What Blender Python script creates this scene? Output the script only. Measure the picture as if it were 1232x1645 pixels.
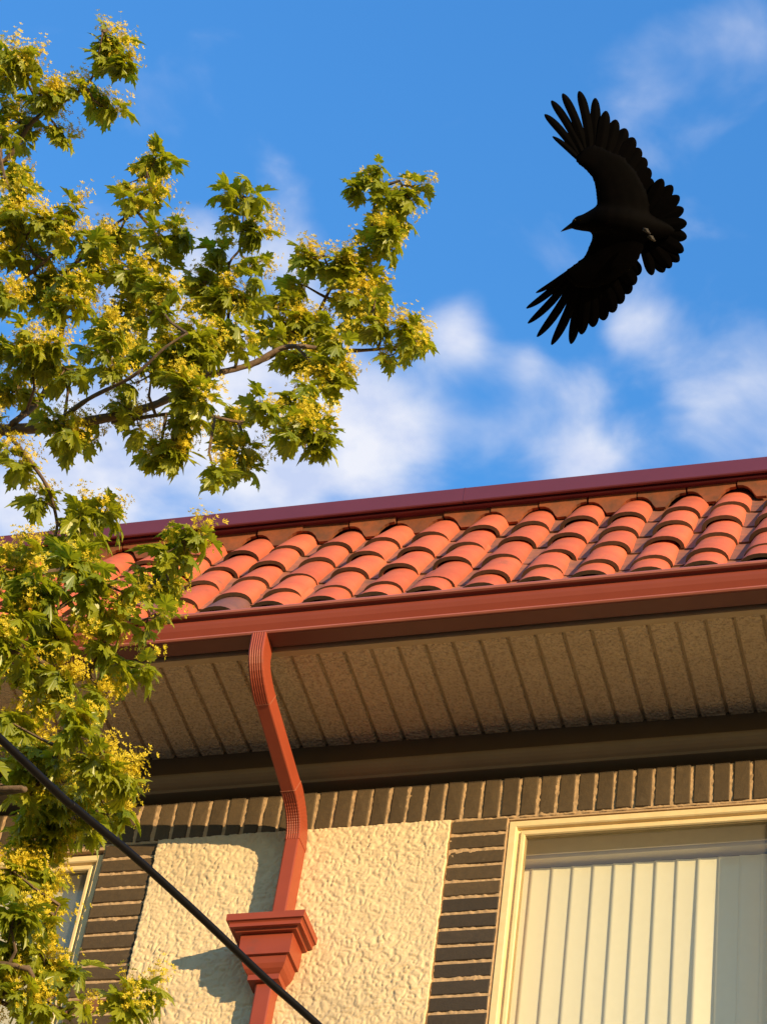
import bpy, math, random
import numpy as np
from mathutils import Vector, Matrix, noise as mnoise

random.seed(11); RNG = np.random.default_rng(7)
for o in list(bpy.data.objects): bpy.data.objects.remove(o)
scene = bpy.context.scene
COL = scene.collection
EYE = 1.6                                   # height of the camera above the ground
FOC = 4107.6                                # focal length in pixels of the 1232-pixel-wide photograph
RIGHT = Vector((0.961949, 0.246355, 0.118171))
DOWN = Vector((-0.098342, 0.715680, -0.691470))
FWD = Vector((-0.254920, 0.653537, 0.712675))

# ------------------------------------------------------------------ camera
cd = bpy.data.cameras.new('camera'); cam = bpy.data.objects.new('camera', cd); COL.objects.link(cam)
cd.sensor_fit = 'HORIZONTAL'; cd.sensor_width = 36.0; cd.lens = FOC / 1232 * 36.0
cd.clip_start = 0.05; cd.clip_end = 2000
m = Matrix((RIGHT, -DOWN, -FWD)).transposed().to_4x4(); m.translation = (0, 0, EYE)
cam.matrix_world = m; scene.camera = cam

# ------------------------------------------------------------------ light
SUN = Vector((1.48, -1.0, 0.35)).normalized()            # towards the sun
ld = bpy.data.lights.new('sun', 'SUN'); ld.energy = 2.0; ld.angle = math.radians(0.55); ld.color = (1.0, 0.72, 0.38)
sun = bpy.data.objects.new('sun', ld); COL.objects.link(sun)
sun.rotation_euler = SUN.to_track_quat('Z', 'Y').to_euler(); sun.location = SUN * 60
SUN_EL = math.asin(SUN.z); SUN_AZ = math.atan2(SUN.x, SUN.y)

scene.view_settings.view_transform = 'Standard'; scene.view_settings.look = 'None'
scene.view_settings.exposure = 1.88; scene.view_settings.gamma = 1.0
scene.view_settings.use_curve_mapping = False
scene.render.engine = 'CYCLES'
scene.cycles.max_bounces = 8; scene.cycles.transparent_max_bounces = 12
scene.render.resolution_x = 766; scene.render.resolution_y = 1024

def ray(px, py):
    return FWD + RIGHT * ((px - 616) / FOC) + DOWN * ((py - 822.5) / FOC)
def at(px, py, t):                          # the point t metres along the ray of a pixel (world coordinates)
    return ray(px, py).normalized() * t + Vector((0, 0, EYE))

# ------------------------------------------------------------------ sky with clouds
world = bpy.data.worlds.new('World'); scene.world = world; world.use_nodes = True
nt = world.node_tree; nt.nodes.clear()
def N(tree, kind, **kw):
    n = tree.nodes.new(kind)
    for k, v in kw.items():
        if k == 'inp':
            for kk, vv in v.items(): n.inputs[kk].default_value = vv
        else: setattr(n, k, v)
    return n
def L(tree, a, b): tree.links.new(a, b)
def math_node(tree, op, a, b=None, clamp=False):
    n = tree.nodes.new('ShaderNodeMath'); n.operation = op; n.use_clamp = clamp
    for i, v in enumerate((a, b)):
        if v is None: continue
        if isinstance(v, (int, float)): n.inputs[i].default_value = v
        else: tree.links.new(v, n.inputs[i])
    return n.outputs[0]
sky = N(nt, 'ShaderNodeTexSky', sky_type='NISHITA', sun_disc=False, sun_elevation=SUN_EL, sun_rotation=SUN_AZ,
        air_density=3.0, dust_density=0.0, ozone_density=10.0)
hsv = N(nt, 'ShaderNodeHueSaturation', inp={'Hue': 0.513, 'Saturation': 1.05, 'Value': 1.0})
L(nt, sky.outputs[0], hsv.inputs['Color'])
bg_sky = N(nt, 'ShaderNodeBackground', inp={'Strength': 0.15}); L(nt, hsv.outputs[0], bg_sky.inputs['Color'])
bg_cld = N(nt, 'ShaderNodeBackground', inp={'Color': (0.80, 0.85, 1.0, 1), 'Strength': 0.27})
tc = N(nt, 'ShaderNodeTexCoord')
nrm = N(nt, 'ShaderNodeVectorMath', operation='NORMALIZE'); L(nt, tc.outputs['Generated'], nrm.inputs[0])
sep = N(nt, 'ShaderNodeSeparateXYZ'); L(nt, nrm.outputs[0], sep.inputs[0])
zc = math_node(nt, 'MAXIMUM', sep.outputs['Z'], 0.08)
cmb = N(nt, 'ShaderNodeCombineXYZ')
L(nt, math_node(nt, 'DIVIDE', sep.outputs['X'], zc), cmb.inputs[0]); L(nt, math_node(nt, 'DIVIDE', sep.outputs['Y'], zc), cmb.inputs[1])
n1 = N(nt, 'ShaderNodeTexNoise', inp={'Scale': 15.0, 'Detail': 7.0, 'Roughness': 0.48, 'Distortion': 0.3}); L(nt, cmb.outputs[0], n1.inputs['Vector'])
n2 = N(nt, 'ShaderNodeTexNoise', inp={'Scale': 1.7, 'Detail': 3.0, 'Roughness': 0.5}); L(nt, cmb.outputs[0], n2.inputs['Vector'])
# cloud banks: direction (as a pixel of the photograph), radius in pixels, weight
BANKS = [(430, 610, 160, .34), (300, 480, 130, .24), (320, 380, 60, .12), (180, 760, 230, .42), (520, 690, 130, .30), (20, 820, 170, .36), (440, 770, 150, .34), (620, 620, 80, .22), (735, 530, 62, .36),
         (650, 740, 100, .18), (700, 665, 60, .22), (790, 690, 75, .26), (870, 715, 66, .30), (960, 750, 70, .34), (1150, 610, 110, .26), (1090, 620, 60, .16), (1215, 690, 120, .32), (1050, 505, 70, .26), (1000, 545, 50, .20), (850, 580, 42, .26),
         (925, 610, 56, .24), (1150, 50, 80, .24), (1020, 115, 75, .20), (1150, 200, 90, .17), (1050, 220, 80, .14), (470, 410, 70, .20), (900, 370, 60, .12), (160, 310, 60, .12)]
acc = None
for (bx, by, br, bw) in BANKS:
    d = N(nt, 'ShaderNodeVectorMath', operation='DISTANCE'); L(nt, nrm.outputs[0], d.inputs[0]); d.inputs[1].default_value = ray(bx, by).normalized()
    q = math_node(nt, 'DIVIDE', d.outputs['Value'], br / FOC)
    g = math_node(nt, 'EXPONENT', math_node(nt, 'MULTIPLY', math_node(nt, 'MULTIPLY', q, q), -1.0))
    g = math_node(nt, 'MULTIPLY', g, bw)
    acc = g if acc is None else math_node(nt, 'ADD', acc, g)
dens = math_node(nt, 'ADD', math_node(nt, 'MULTIPLY', n1.outputs[0], 1.0), acc)
dens = math_node(nt, 'ADD', dens, math_node(nt, 'MULTIPLY', n2.outputs[0], 0.25))
mr = N(nt, 'ShaderNodeMapRange', interpolation_type='SMOOTHSTEP', inp={'From Min': 0.70, 'From Max': 1.25, 'To Min': 0.0, 'To Max': 0.93})
L(nt, dens, mr.inputs['Value'])
n3 = N(nt, 'ShaderNodeTexNoise', inp={'Scale': 24.0, 'Detail': 5.0, 'Roughness': 0.5}); L(nt, cmb.outputs[0], n3.inputs['Vector'])
ccol = N(nt, 'ShaderNodeMix', data_type='RGBA'); ccol.inputs[6].default_value = (.62, .70, .93, 1); ccol.inputs[7].default_value = (.92, .93, 1.0, 1)
cmr = N(nt, 'ShaderNodeMapRange', inp={'From Min': .35, 'From Max': .62}); L(nt, n3.outputs[0], cmr.inputs['Value']); L(nt, cmr.outputs[0], ccol.inputs[0]); L(nt, ccol.outputs[2], bg_cld.inputs['Color'])
mixs = N(nt, 'ShaderNodeMixShader'); L(nt, mr.outputs[0], mixs.inputs[0]); L(nt, bg_sky.outputs[0], mixs.inputs[1]); L(nt, bg_cld.outputs[0], mixs.inputs[2])
wo = N(nt, 'ShaderNodeOutputWorld'); L(nt, mixs.outputs[0], wo.inputs['Surface'])

# ------------------------------------------------------------------ helpers
def new_mat(name):
    mt = bpy.data.materials.new(name); mt.use_nodes = True
    t = mt.node_tree; b = t.nodes['Principled BSDF']
    return mt, t, b
def mat(name, c1, c2=None, rough=0.7, scale=12, detail=6, bump=0.0, bscale=60, bdist=0.004, rnd=0.0, spec=0.4, dirt=None, dscale=3, dmin=.55, dmax=.75, coat=0.0, vor=None, metal=0.0):
    """noise-mixed colour c1..c2, per-object brightness rnd, optional dirt colour patches, noise bump"""
    mt, t, b = new_mat(name)
    b.inputs['Roughness'].default_value = rough; b.inputs['Specular IOR Level'].default_value = spec; b.inputs['Metallic'].default_value = metal
    if coat: b.inputs['Coat Weight'].default_value = coat
    g = N(t, 'ShaderNodeNewGeometry'); oi = N(t, 'ShaderNodeObjectInfo')
    add = N(t, 'ShaderNodeVectorMath', operation='ADD'); L(t, g.outputs['Position'], add.inputs[0])
    if rnd:
        cx = N(t, 'ShaderNodeCombineXYZ'); r10 = math_node(t, 'MULTIPLY', oi.outputs['Random'], 37.0)
        L(t, r10, cx.inputs[0]); L(t, r10, cx.inputs[2]); L(t, cx.outputs[0], add.inputs[1])
    nz = N(t, 'ShaderNodeTexNoise', inp={'Scale': scale, 'Detail': detail, 'Roughness': 0.6}); L(t, add.outputs[0], nz.inputs['Vector'])
    mx = N(t, 'ShaderNodeMix', data_type='RGBA'); mx.inputs[6].default_value = (*c1, 1); mx.inputs[7].default_value = (*(c2 or c1), 1)
    rp = N(t, 'ShaderNodeMapRange', inp={'From Min': .3, 'From Max': .7}); L(t, nz.outputs[0], rp.inputs['Value']); L(t, rp.outputs[0], mx.inputs[0])
    out = mx.outputs[2]
    if dirt:
        nd = N(t, 'ShaderNodeTexNoise', inp={'Scale': dscale, 'Detail': 5, 'Roughness': 0.65}); L(t, add.outputs[0], nd.inputs['Vector'])
        md = N(t, 'ShaderNodeMapRange', inp={'From Min': dmin, 'From Max': dmax}); L(t, nd.outputs[0], md.inputs['Value'])
        m2 = N(t, 'ShaderNodeMix', data_type='RGBA'); L(t, md.outputs[0], m2.inputs[0]); L(t, out, m2.inputs[6]); m2.inputs[7].default_value = (*dirt, 1)
        out = m2.outputs[2]
    if rnd:
        hs = N(t, 'ShaderNodeHueSaturation'); L(t, out, hs.inputs['Color'])
        L(t, math_node(t, 'ADD', math_node(t, 'MULTIPLY', oi.outputs['Random'], rnd), 1 - rnd / 2), hs.inputs['Value'])
        out = hs.outputs[0]
    L(t, out, b.inputs['Base Color'])
    if bump:
        if vor:
            nb = N(t, 'ShaderNodeTexVoronoi', inp={'Scale': bscale}); L(t, g.outputs['Position'], nb.inputs['Vector']); h = nb.outputs['Distance']
        else:
            nb = N(t, 'ShaderNodeTexNoise', inp={'Scale': bscale, 'Detail': 6, 'Roughness': .65}); L(t, add.outputs[0], nb.inputs['Vector']); h = nb.outputs[0]
        bp = N(t, 'ShaderNodeBump', inp={'Strength': bump, 'Distance': bdist}); L(t, h, bp.inputs['Height']); L(t, bp.outputs[0], b.inputs['Normal'])
    return mt

def link(name, me, material, parent=None, smooth=False, kind=None):
    o = bpy.data.objects.new(name, me); COL.objects.link(o)
    if material and not me.materials: me.materials.append(material)
    if smooth:
        me.polygons.foreach_set('use_smooth', [True] * len(me.polygons))
    if parent is not None: attach(o, parent)
    if kind: o['kind'] = kind
    return o
def attach(o, parent):                      # keeps world coordinates; parents are never rotated
    o.parent = parent
    if parent.type == 'EMPTY': o.matrix_parent_inverse = Matrix.Translation(-parent.location)
def mesh(name, verts, faces):
    me = bpy.data.meshes.new(name); me.from_pydata([tuple(v) for v in verts], [], faces); me.update(); return me
def part(name, verts, faces, material, parent=None, smooth=False, kind=None, label=None):
    """coordinates are relative to the eye height"""
    o = link(name, mesh(name, [(v[0], v[1], v[2] + EYE) for v in verts], faces), material, parent, smooth, kind)
    if label: o['label'] = label
    return o
def empty(name, loc, label, cat, group=None):
    o = bpy.data.objects.new(name, None); COL.objects.link(o); o.location = loc; o.empty_display_size = .2
    o['label'] = label; o['category'] = cat
    if group: o['group'] = group
    return o
def copy_of(src, name, parent, loc=(0, 0, 0), rot=(0, 0, 0), scl=(1, 1, 1)):
    o = src.copy(); COL.objects.link(o); o.name = name; o.parent = parent
    if parent.type == 'EMPTY': o.matrix_parent_inverse = Matrix.Translation(-parent.location)
    o.location = loc; o.rotation_euler = rot; o.scale = scl
    return o
class MB:
    def __init__(s): s.v = []; s.f = []
    def add(s, v, f):
        k = len(s.v); s.v += [tuple(p) for p in v]; s.f += [tuple(i + k for i in q) for q in f]
    def box(s, x0, x1, y0, y1, z0, z1):
        s.add([(x0, y0, z0), (x1, y0, z0), (x1, y1, z0), (x0, y1, z0), (x0, y0, z1), (x1, y0, z1), (x1, y1, z1), (x0, y1, z1)],
              [(0, 3, 2, 1), (4, 5, 6, 7), (0, 1, 5, 4), (1, 2, 6, 5), (2, 3, 7, 6), (3, 0, 4, 7)])
    def extrude_x(s, prof, x0, x1, closed=True, n=1):
        """profile of (y, z) points swept along x"""
        k = len(prof); vs = []; fs = []
        for i in range(n + 1):
            x = x0 + (x1 - x0) * i / n; vs += [(x, p[0], p[1]) for p in prof]
        for i in range(n):
            for j in range(k if closed else k - 1):
                a = i * k + j; b = i * k + (j + 1) % k; fs.append((a, b, b + k, a + k))
        if closed: fs += [tuple(range(k))[::-1], tuple(n * k + j for j in range(k))]
        s.add(vs, fs)
    def rings(s, rings, close_ends=True):
        k = len(rings[0]); vs = [p for r in rings for p in r]; fs = []
        for i in range(len(rings) - 1):
            for j in range(k):
                fs.append((i * k + j, i * k + (j + 1) % k, (i + 1) * k + (j + 1) % k, (i + 1) * k + j))
        if close_ends: fs += [tuple(range(k))[::-1], tuple((len(rings) - 1) * k + j for j in range(k))]
        s.add(vs, fs)
    def tube(s, pts, rad, n=7):
        pts = [Vector(p) for p in pts]; rr = []
        ref = Vector((.31, .17, .93))
        for i, p in enumerate(pts):
            t = (pts[min(i + 1, len(pts) - 1)] - pts[max(i - 1, 0)]).normalized()
            a = t.cross(ref); a = a.normalized() if a.length > 1e-3 else t.orthogonal().normalized(); b = t.cross(a)
            r = rad[i] if hasattr(rad, '__len__') else rad
            rr.append([p + (a * math.cos(q) + b * math.sin(q)) * r for q in (2 * math.pi * j / n for j in range(n))])
        s.rings(rr)
    def build(s, name, material, parent=None, smooth=False, kind=None, label=None, rel=True):
        if rel: return part(name, s.v, s.f, material, parent, smooth, kind, label)
        o = link(name, mesh(name, s.v, s.f), material, parent, smooth, kind)
        if label: o['label'] = label
        return o

def vnoise(X, Y, seed):
    """smooth value noise on arrays"""
    r = np.random.default_rng(seed); T = r.random((256, 256))
    xi = np.floor(X).astype(int); yi = np.floor(Y).astype(int); fx = X - xi; fy = Y - yi
    fx = fx * fx * (3 - 2 * fx); fy = fy * fy * (3 - 2 * fy)
    g = lambda a, b: T[a % 256, b % 256]
    return (g(xi, yi) * (1 - fx) + g(xi + 1, yi) * fx) * (1 - fy) + (g(xi, yi + 1) * (1 - fx) + g(xi + 1, yi + 1) * fx) * fy
def grid_mesh(x0, x1, z0, z1, step, fy, edge_y=None, jag=0.0, seed=3):
    """a surface in the wall plane with depth fy(X, Z); edges are turned back to edge_y"""
    nx = max(2, int((x1 - x0) / step)); nz = max(2, int((z1 - z0) / step))
    X, Z = np.meshgrid(np.linspace(x0, x1, nx + 1), np.linspace(z0, z1, nz + 1)); Yv = fy(X, Z)
    if jag:
        w = (vnoise(Z * 45, Z * 0 + 3.3, seed) - .5) * jag + (vnoise(Z * 160, Z * 0 + 9.3, seed + 1) - .5) * jag * .5
        fr = (X - x0) / (x1 - x0); X = X + w * np.where(fr > .5, (fr - .5) * 2, (.5 - fr) * -2)
    V = np.stack([X, Yv, Z], -1).reshape(-1, 3)
    k = nx + 1; idx = np.arange(k * (nz + 1)).reshape(nz + 1, k)
    F = np.stack([idx[:-1, :-1], idx[:-1, 1:], idx[1:, 1:], idx[1:, :-1]], -1).reshape(-1, 4).tolist()
    V = V.tolist()
    if edge_y is not None:
        loop = list(idx[0, :]) + list(idx[1:, -1]) + list(idx[-1, -2::-1]) + list(idx[-2:0:-1, 0]); b = len(V)
        V += [(V[i][0], edge_y, V[i][2]) for i in loop]; n = len(loop)
        F += [[int(loop[i]), b + i, b + (i + 1) % n, int(loop[(i + 1) % n])] for i in range(n)]
    return V, F

# ------------------------------------------------------------------ materials
M_TILE = mat('terracotta', (.60, .135, .056), (.47, .095, .043), rough=.72, scale=9, rnd=.26, bump=.35, bscale=90, bdist=.003, dirt=(.20, .085, .05), dscale=5, dmin=.60, dmax=.80)
M_TILED = mat('terracotta_stained', (.22, .085, .065), (.13, .06, .055), rough=.7, scale=14, rnd=.2, bump=.3, bscale=90, bdist=.003)
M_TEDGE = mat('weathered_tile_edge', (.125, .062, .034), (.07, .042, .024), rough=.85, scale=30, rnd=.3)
M_PAN = mat('terracotta_pan', (.36, .12, .06), (.17, .08, .055), rough=.75, scale=14, rnd=.3, bump=.3, bscale=90, bdist=.003)
M_CLOSER = mat('closure_tile', (.30, .078, .026), (.11, .05, .025), rough=.8, scale=16, rnd=.3, bump=.3, bscale=80, bdist=.003)
M_GUT = mat('gutter_paint', (.27, .055, .03), (.24, .048, .027), rough=.42, scale=5, spec=.45, bump=.05, bscale=8, bdist=.004)
M_PIPE = mat('downspout_paint', (.315, .060, .026), (.275, .052, .023), rough=.45, scale=8, spec=.4, bump=.06, bscale=30, bdist=.002, dirt=(.22, .06, .035), dscale=14, dmin=.6, dmax=.8)
M_SHEEN = mat('gutter_sheen_paint', (.40, .125, .085), (.34, .10, .065), rough=.4, scale=7, spec=.5)  # paler red: sky reflection on lip and bead painted into the colour
M_GUTSHADE = mat('gutter_shade_paint', (.135, .034, .022), (.115, .030, .020), rough=.5, scale=5)  # gutter red darkened: shade of the underside put into the colour
M_EDGE = mat('worn_paint', (.42, .17, .11), (.30, .09, .05), rough=.5, scale=90)
M_COP = mat('coping_metal', (.135, .030, .046), (.115, .026, .040), rough=.38, scale=3, spec=.5, bump=.05, bscale=3, bdist=.01)
M_SOFF = mat('soffit_vinyl', (.64, .48, .285), (.56, .41, .24), rough=.6, scale=4, bump=1.0, bscale=85, bdist=.008, vor=True, dirt=(.42, .30, .17), dscale=110, dmin=.48, dmax=.62)
M_TRIM = mat('eave_trim', (.44, .32, .18), (.38, .27, .15), rough=.5, scale=6)
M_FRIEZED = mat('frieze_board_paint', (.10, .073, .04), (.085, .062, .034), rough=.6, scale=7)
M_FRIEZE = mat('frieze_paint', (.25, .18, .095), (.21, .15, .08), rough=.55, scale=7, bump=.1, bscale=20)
M_BRICKD = mat('dark_brick', (.050, .036, .023), (.038, .028, .019), rough=.75, scale=55, rnd=.35, bump=.6, bscale=140, bdist=.002)
M_BRICK = mat('brown_brick', (.090, .059, .028), (.066, .044, .022), rough=.75, scale=55, rnd=.34, bump=.6, bscale=140, bdist=.002, dirt=(.12, .085, .046), dscale=30, dmin=.62, dmax=.8)
M_BRICKR = mat('reddish_brick', (.22, .085, .04), (.17, .07, .035), rough=.8, scale=55, bump=.4, bscale=140, bdist=.002)
M_MORT = mat('mortar', (.50, .34, .19), (.38, .25, .135), rough=.9, scale=60, bump=.6, bscale=150, bdist=.002)
M_STUC = mat('stucco', (.73, .57, .35), (.62, .48, .29), rough=.85, scale=26, bump=.5, bscale=120, bdist=.003, dirt=(.52, .41, .26), dscale=2.2, dmin=.5, dmax=.75)
M_FRAME = mat('window_paint', (.78, .62, .34), (.70, .54, .28), rough=.55, scale=20, bump=.15, bscale=60, bdist=.002)
M_FRAMED = mat('window_bead', (.30, .22, .10), (.24, .18, .08), rough=.6, scale=20)
M_VANE = mat('vane_fabric', (.86, .81, .64), (.83, .78, .61), rough=.65, scale=40, bump=.1, bscale=200, bdist=.001)
M_RAIL = mat('headrail', (.74, .66, .46), (.68, .60, .42), rough=.5, scale=30)
M_SHADE = mat('roller_shade', (.66, .60, .47), (.60, .55, .43), rough=.8, scale=5)
M_DARK = mat('interior', (.16, .14, .12), (.13, .12, .10), rough=.9, scale=3)
M_GROUND = mat('asphalt', (.10, .092, .082), (.075, .070, .065), rough=.9, scale=.6, bump=.3, bscale=8)
M_CROW = mat('crow_plumage', (.0011, .0010, .0010), (.0022, .0016, .0015), rough=.7, scale=30, spec=.02)
M_BEAK = mat('crow_beak', (.004, .0035, .0035), (.006, .005, .005), rough=.4, scale=30, spec=.12)
M_FOOT = mat('crow_foot', (.035, .027, .018), (.018, .014, .011), rough=.7, scale=60)
M_CABLE = mat('cable_rubber', (.0035, .003, .0035), (.006, .005, .0055), rough=.5, scale=40, spec=.15)
M_BARK = mat('maple_bark', (.17, .115, .075), (.075, .05, .034), rough=.9, scale=45, bump=.7, bscale=70, bdist=.004)
M_STEEL = mat('steel_hook', (.35, .34, .33), (.25, .25, .25), rough=.45, metal=.8)

def glass_mat():
    mt, t, b = new_mat('window_glass'); t.nodes.remove(b); out = t.nodes['Material Output']
    tr = N(t, 'ShaderNodeBsdfTransparent', inp={'Color': (.97, .98, .96, 1)}); gl = N(t, 'ShaderNodeBsdfGlossy', inp={'Roughness': .03, 'Color': (.95, .97, 1, 1)})
    df = N(t, 'ShaderNodeBsdfDiffuse', inp={'Color': (.55, .50, .40, 1)})
    g = N(t, 'ShaderNodeNewGeometry'); nz = N(t, 'ShaderNodeTexNoise', inp={'Scale': 2.2, 'Detail': 2}); L(t, g.outputs['Position'], nz.inputs['Vector'])
    bp = N(t, 'ShaderNodeBump', inp={'Strength': .05, 'Distance': .02}); L(t, nz.outputs[0], bp.inputs['Height']); L(t, bp.outputs[0], gl.inputs['Normal'])
    lw = N(t, 'ShaderNodeLayerWeight', inp={'Blend': .5}); mx = N(t, 'ShaderNodeMixShader')
    L(t, math_node(t, 'ADD', math_node(t, 'MULTIPLY', math_node(t, 'POWER', lw.outputs['Facing'], 4.0), .9), .026, True), mx.inputs[0])
    md = N(t, 'ShaderNodeMixShader', inp={0: .06}); L(t, tr.outputs[0], md.inputs[1]); L(t, df.outputs[0], md.inputs[2])
    L(t, md.outputs[0], mx.inputs[1]); L(t, gl.outputs[0], mx.inputs[2]); L(t, mx.outputs[0], out.inputs['Surface'])
    return mt
M_GLASS = glass_mat()
def leaf_mat(name, dcol, dcol2, tcol, tw, gloss=.06, sc=6):
    mt, t, b = new_mat(name); t.nodes.remove(b); out = t.nodes['Material Output']
    g = N(t, 'ShaderNodeNewGeometry'); oi = N(t, 'ShaderNodeObjectInfo')
    nz = N(t, 'ShaderNodeTexNoise', inp={'Scale': sc, 'Detail': 3}); L(t, g.outputs['Position'], nz.inputs['Vector'])
    rp = N(t, 'ShaderNodeMapRange', inp={'From Min': .35, 'From Max': .65}); L(t, nz.outputs[0], rp.inputs['Value'])
    mx = N(t, 'ShaderNodeMix', data_type='RGBA'); mx.inputs[6].default_value = (*dcol, 1); mx.inputs[7].default_value = (*dcol2, 1); L(t, rp.outputs[0], mx.inputs[0])
    df = N(t, 'ShaderNodeBsdfDiffuse'); L(t, mx.outputs[2], df.inputs['Color'])
    tl = N(t, 'ShaderNodeBsdfTranslucent', inp={'Color': (*tcol, 1)})
    m1 = N(t, 'ShaderNodeMixShader', inp={0: tw}); L(t, df.outputs[0], m1.inputs[1]); L(t, tl.outputs[0], m1.inputs[2])
    gl = N(t, 'ShaderNodeBsdfGlossy', inp={'Roughness': .42, 'Color': (.8, .85, .8, 1)}); m2 = N(t, 'ShaderNodeMixShader', inp={0: gloss})
    L(t, m1.outputs[0], m2.inputs[1]); L(t, gl.outputs[0], m2.inputs[2]); L(t, m2.outputs[0], out.inputs['Surface'])
    return mt
M_LEAF = leaf_mat('maple_leaf', (.14, .20, .012), (.34, .36, .016), (.52, .55, .016), .45, sc=9)
M_BLOS = leaf_mat('maple_blossom', (.66, .55, .03), (.80, .62, .045), (.80, .66, .03), .4, gloss=.02, sc=25)

# ------------------------------------------------------------------ ground
g = MB(); g.add([(-300, -300, 0), (300, -300, 0), (300, 300, 0), (-300, 300, 0)], [(0, 1, 2, 3)])
go = g.build('ground', M_GROUND, rel=False); go['kind'] = 'structure'

# ------------------------------------------------------------------ the house
W = 6.65                                    # distance of the wall face from the eye
XL, XR = -6.2, 1.4
house = empty('house', (-2.4, 9.0, 0), 'brown brick and cream stucco house with red clay tile eave and red gutter', 'house')

# wall body with window openings (openings: x0, x1, z0, z1)
OPEN = [(-4.55, -3.44, 4.0, 5.612), (-1.943, -0.098, 4.0, 5.620)]
wb = MB(); yb0, yb1 = W + .006, W + .26
edges = [XL, OPEN[0][0], OPEN[0][1], OPEN[1][0], OPEN[1][1], XR]
for i in range(5):
    if i in (1, 3):
        o_ = OPEN[0 if i == 1 else 1]
        wb.box(edges[i], edges[i + 1], yb0, yb1, -EYE, o_[2]); wb.box(edges[i], edges[i + 1], yb0, yb1, o_[3], 5.806)
    else: wb.box(edges[i], edges[i + 1], yb0, yb1, -EYE, 5.806)
wb.box(XL, XR, W + .10, yb1, 5.806, 6.05)  # set back: recess added to darken the eave-shadow strip above the bricks
wb.box(XL, XL + .25, yb1, 14, -EYE, 6.05); wb.box(XR - .25, XR, yb1, 14, -EYE, 6.05); wb.box(XL, XR, 13.75, 14, -EYE, 6.05)
brickwork = wb.build('wall', M_MORT, house)
iw = MB(); iw.box(XL + .25, XR - .25, 9.4, 9.5, 2.6, 6.0); iw.box(XL + .25, XR - .25, yb1, 9.4, 5.9, 6.0); iw.box(XL + .25, XR - .25, yb1, 9.4, 2.6, 2.7)
iw.build('interior_wall', M_DARK, house)

# mortar bed: uneven surface between the bricks of the part in view
def mortar_y(X, Z):
    a = vnoise(X * 70, Z * 70, 5) + .6 * vnoise(X * 170, Z * 170, 6) + .5 * vnoise(X * 14, Z * 14, 7)
    return W + .0045 - .0042 * (a - .95)
for (a, b, c, d) in [(-4.3, -.4, 5.628, 5.806), (-3.438, -3.234, 4.4, 5.628), (-2.149, -1.945, 4.4, 5.628)]:
    v, f = grid_mesh(a, b, c, d, .0042, mortar_y, W + .02)
    part('mortar_bed', v, f, M_MORT, brickwork, smooth=True)

# bricks: six worn shapes, shared
def brick_mesh(k, lw, lh):
    r = random.Random(k * 7 + int(lw * 1000)); bv = .0028
    j = lambda s=.0011: r.uniform(-s, s)
    x, z = lw / 2, lh / 2
    v = []
    for (yy, ins) in ((.045, 0), (bv, 0), (0, bv)):
        for sx, sz in ((-1, -1), (1, -1), (1, 1), (-1, 1)):
            v.append((sx * (x - ins) + j(), yy + (j(.0012) if yy < .01 else 0), sz * (z - ins) + j()))
    v.append((j(.004), -.0012 + j(.0008), j(.004)))
    f = []
    for a in (0, 4): f += [(a + i, a + (i + 1) % 4, a + 4 + (i + 1) % 4, a + 4 + i) for i in range(4)]
    f += [(8 + i, 8 + (i + 1) % 4, 12) for i in range(4)]
    return mesh('brick', v, f)
BL, BH, BP = .196, .0545, .0675
STR = [brick_mesh(k, BL, BH) for k in range(6)]; SOL = [brick_mesh(k + 20, BH, .171) for k in range(6)]
STD = [brick_mesh(k + 40, BL, BH) for k in range(6)]
for mm in STR + SOL: mm.materials.append(M_BRICK)
for mm in STD: mm.materials.append(M_BRICKD)
def put_brick(mm, x, z, red=False):
    o = bpy.data.objects.new('brick', mm); COL.objects.link(o); o.parent = brickwork
    o.location = (x + random.uniform(-.0012, .0012), W + random.uniform(-.0016, .0014), z + EYE + random.uniform(-.0008, .0008))
    o.rotation_euler = (random.uniform(-.008, .008), random.uniform(-.006, .006), random.uniform(-.006, .006))
    if red:
        o.data = mm.copy(); o.data.materials[0] = M_BRICKR
x = -2.3185 - .0675 * 45
k = 0
while x < XR - .05:
    if x > -5.2: put_brick(SOL[random.randrange(6)], x + .03375, 5.7225)
    x += .0675; k += 1
for xc in (-4.66, -3.337, -2.047, .012):
    for i in range(22):
        z = 5.628 - BP * (i + .5) + .004
        put_brick((STD if xc in (-2.047, .012) and i > 4 else STR)[random.randrange(6)], xc, z, red=(xc == -3.337 and i == 10))

# stucco panels
def stucco_y(X, Z):
    wx = X + .012 * vnoise(X * 36, Z * 36, 21); wz = Z + .014 * vnoise(X * 36, Z * 36, 22)
    a = np.abs(vnoise(wx * 60, wz * 60, 23) - .5) * 2; b = np.abs(vnoise(wx * 125, wz * 125, 24) - .5) * 2
    c = vnoise(X * 9, Z * 9, 25); d = vnoise(X * 190, Z * 190, 26)
    return W - .0030 - 0.0046 * np.minimum(a, .45) * 2.2 * (.55 + .6 * c) - .0028 * b - .0014 * d - .002 * c
v, f = grid_mesh(-3.2325, -2.1505, 4.42, 5.630, .0036, stucco_y, W + .008, jag=.006)
part('stucco_panel', v, f, M_STUC, house, smooth=True)
for (a, b) in ((XL, -4.765), (.118, XR)):
    v, f = grid_mesh(a, b, 4.1, 5.630, .02, stucco_y, W + .008); part('stucco_panel', v, f, M_STUC, house, smooth=True)
s = MB(); s.box(XL - .01, XR + .01, W - .02, W + .01, -EYE, 3.9); s.build('lower_wall', M_STUC, house)

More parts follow.
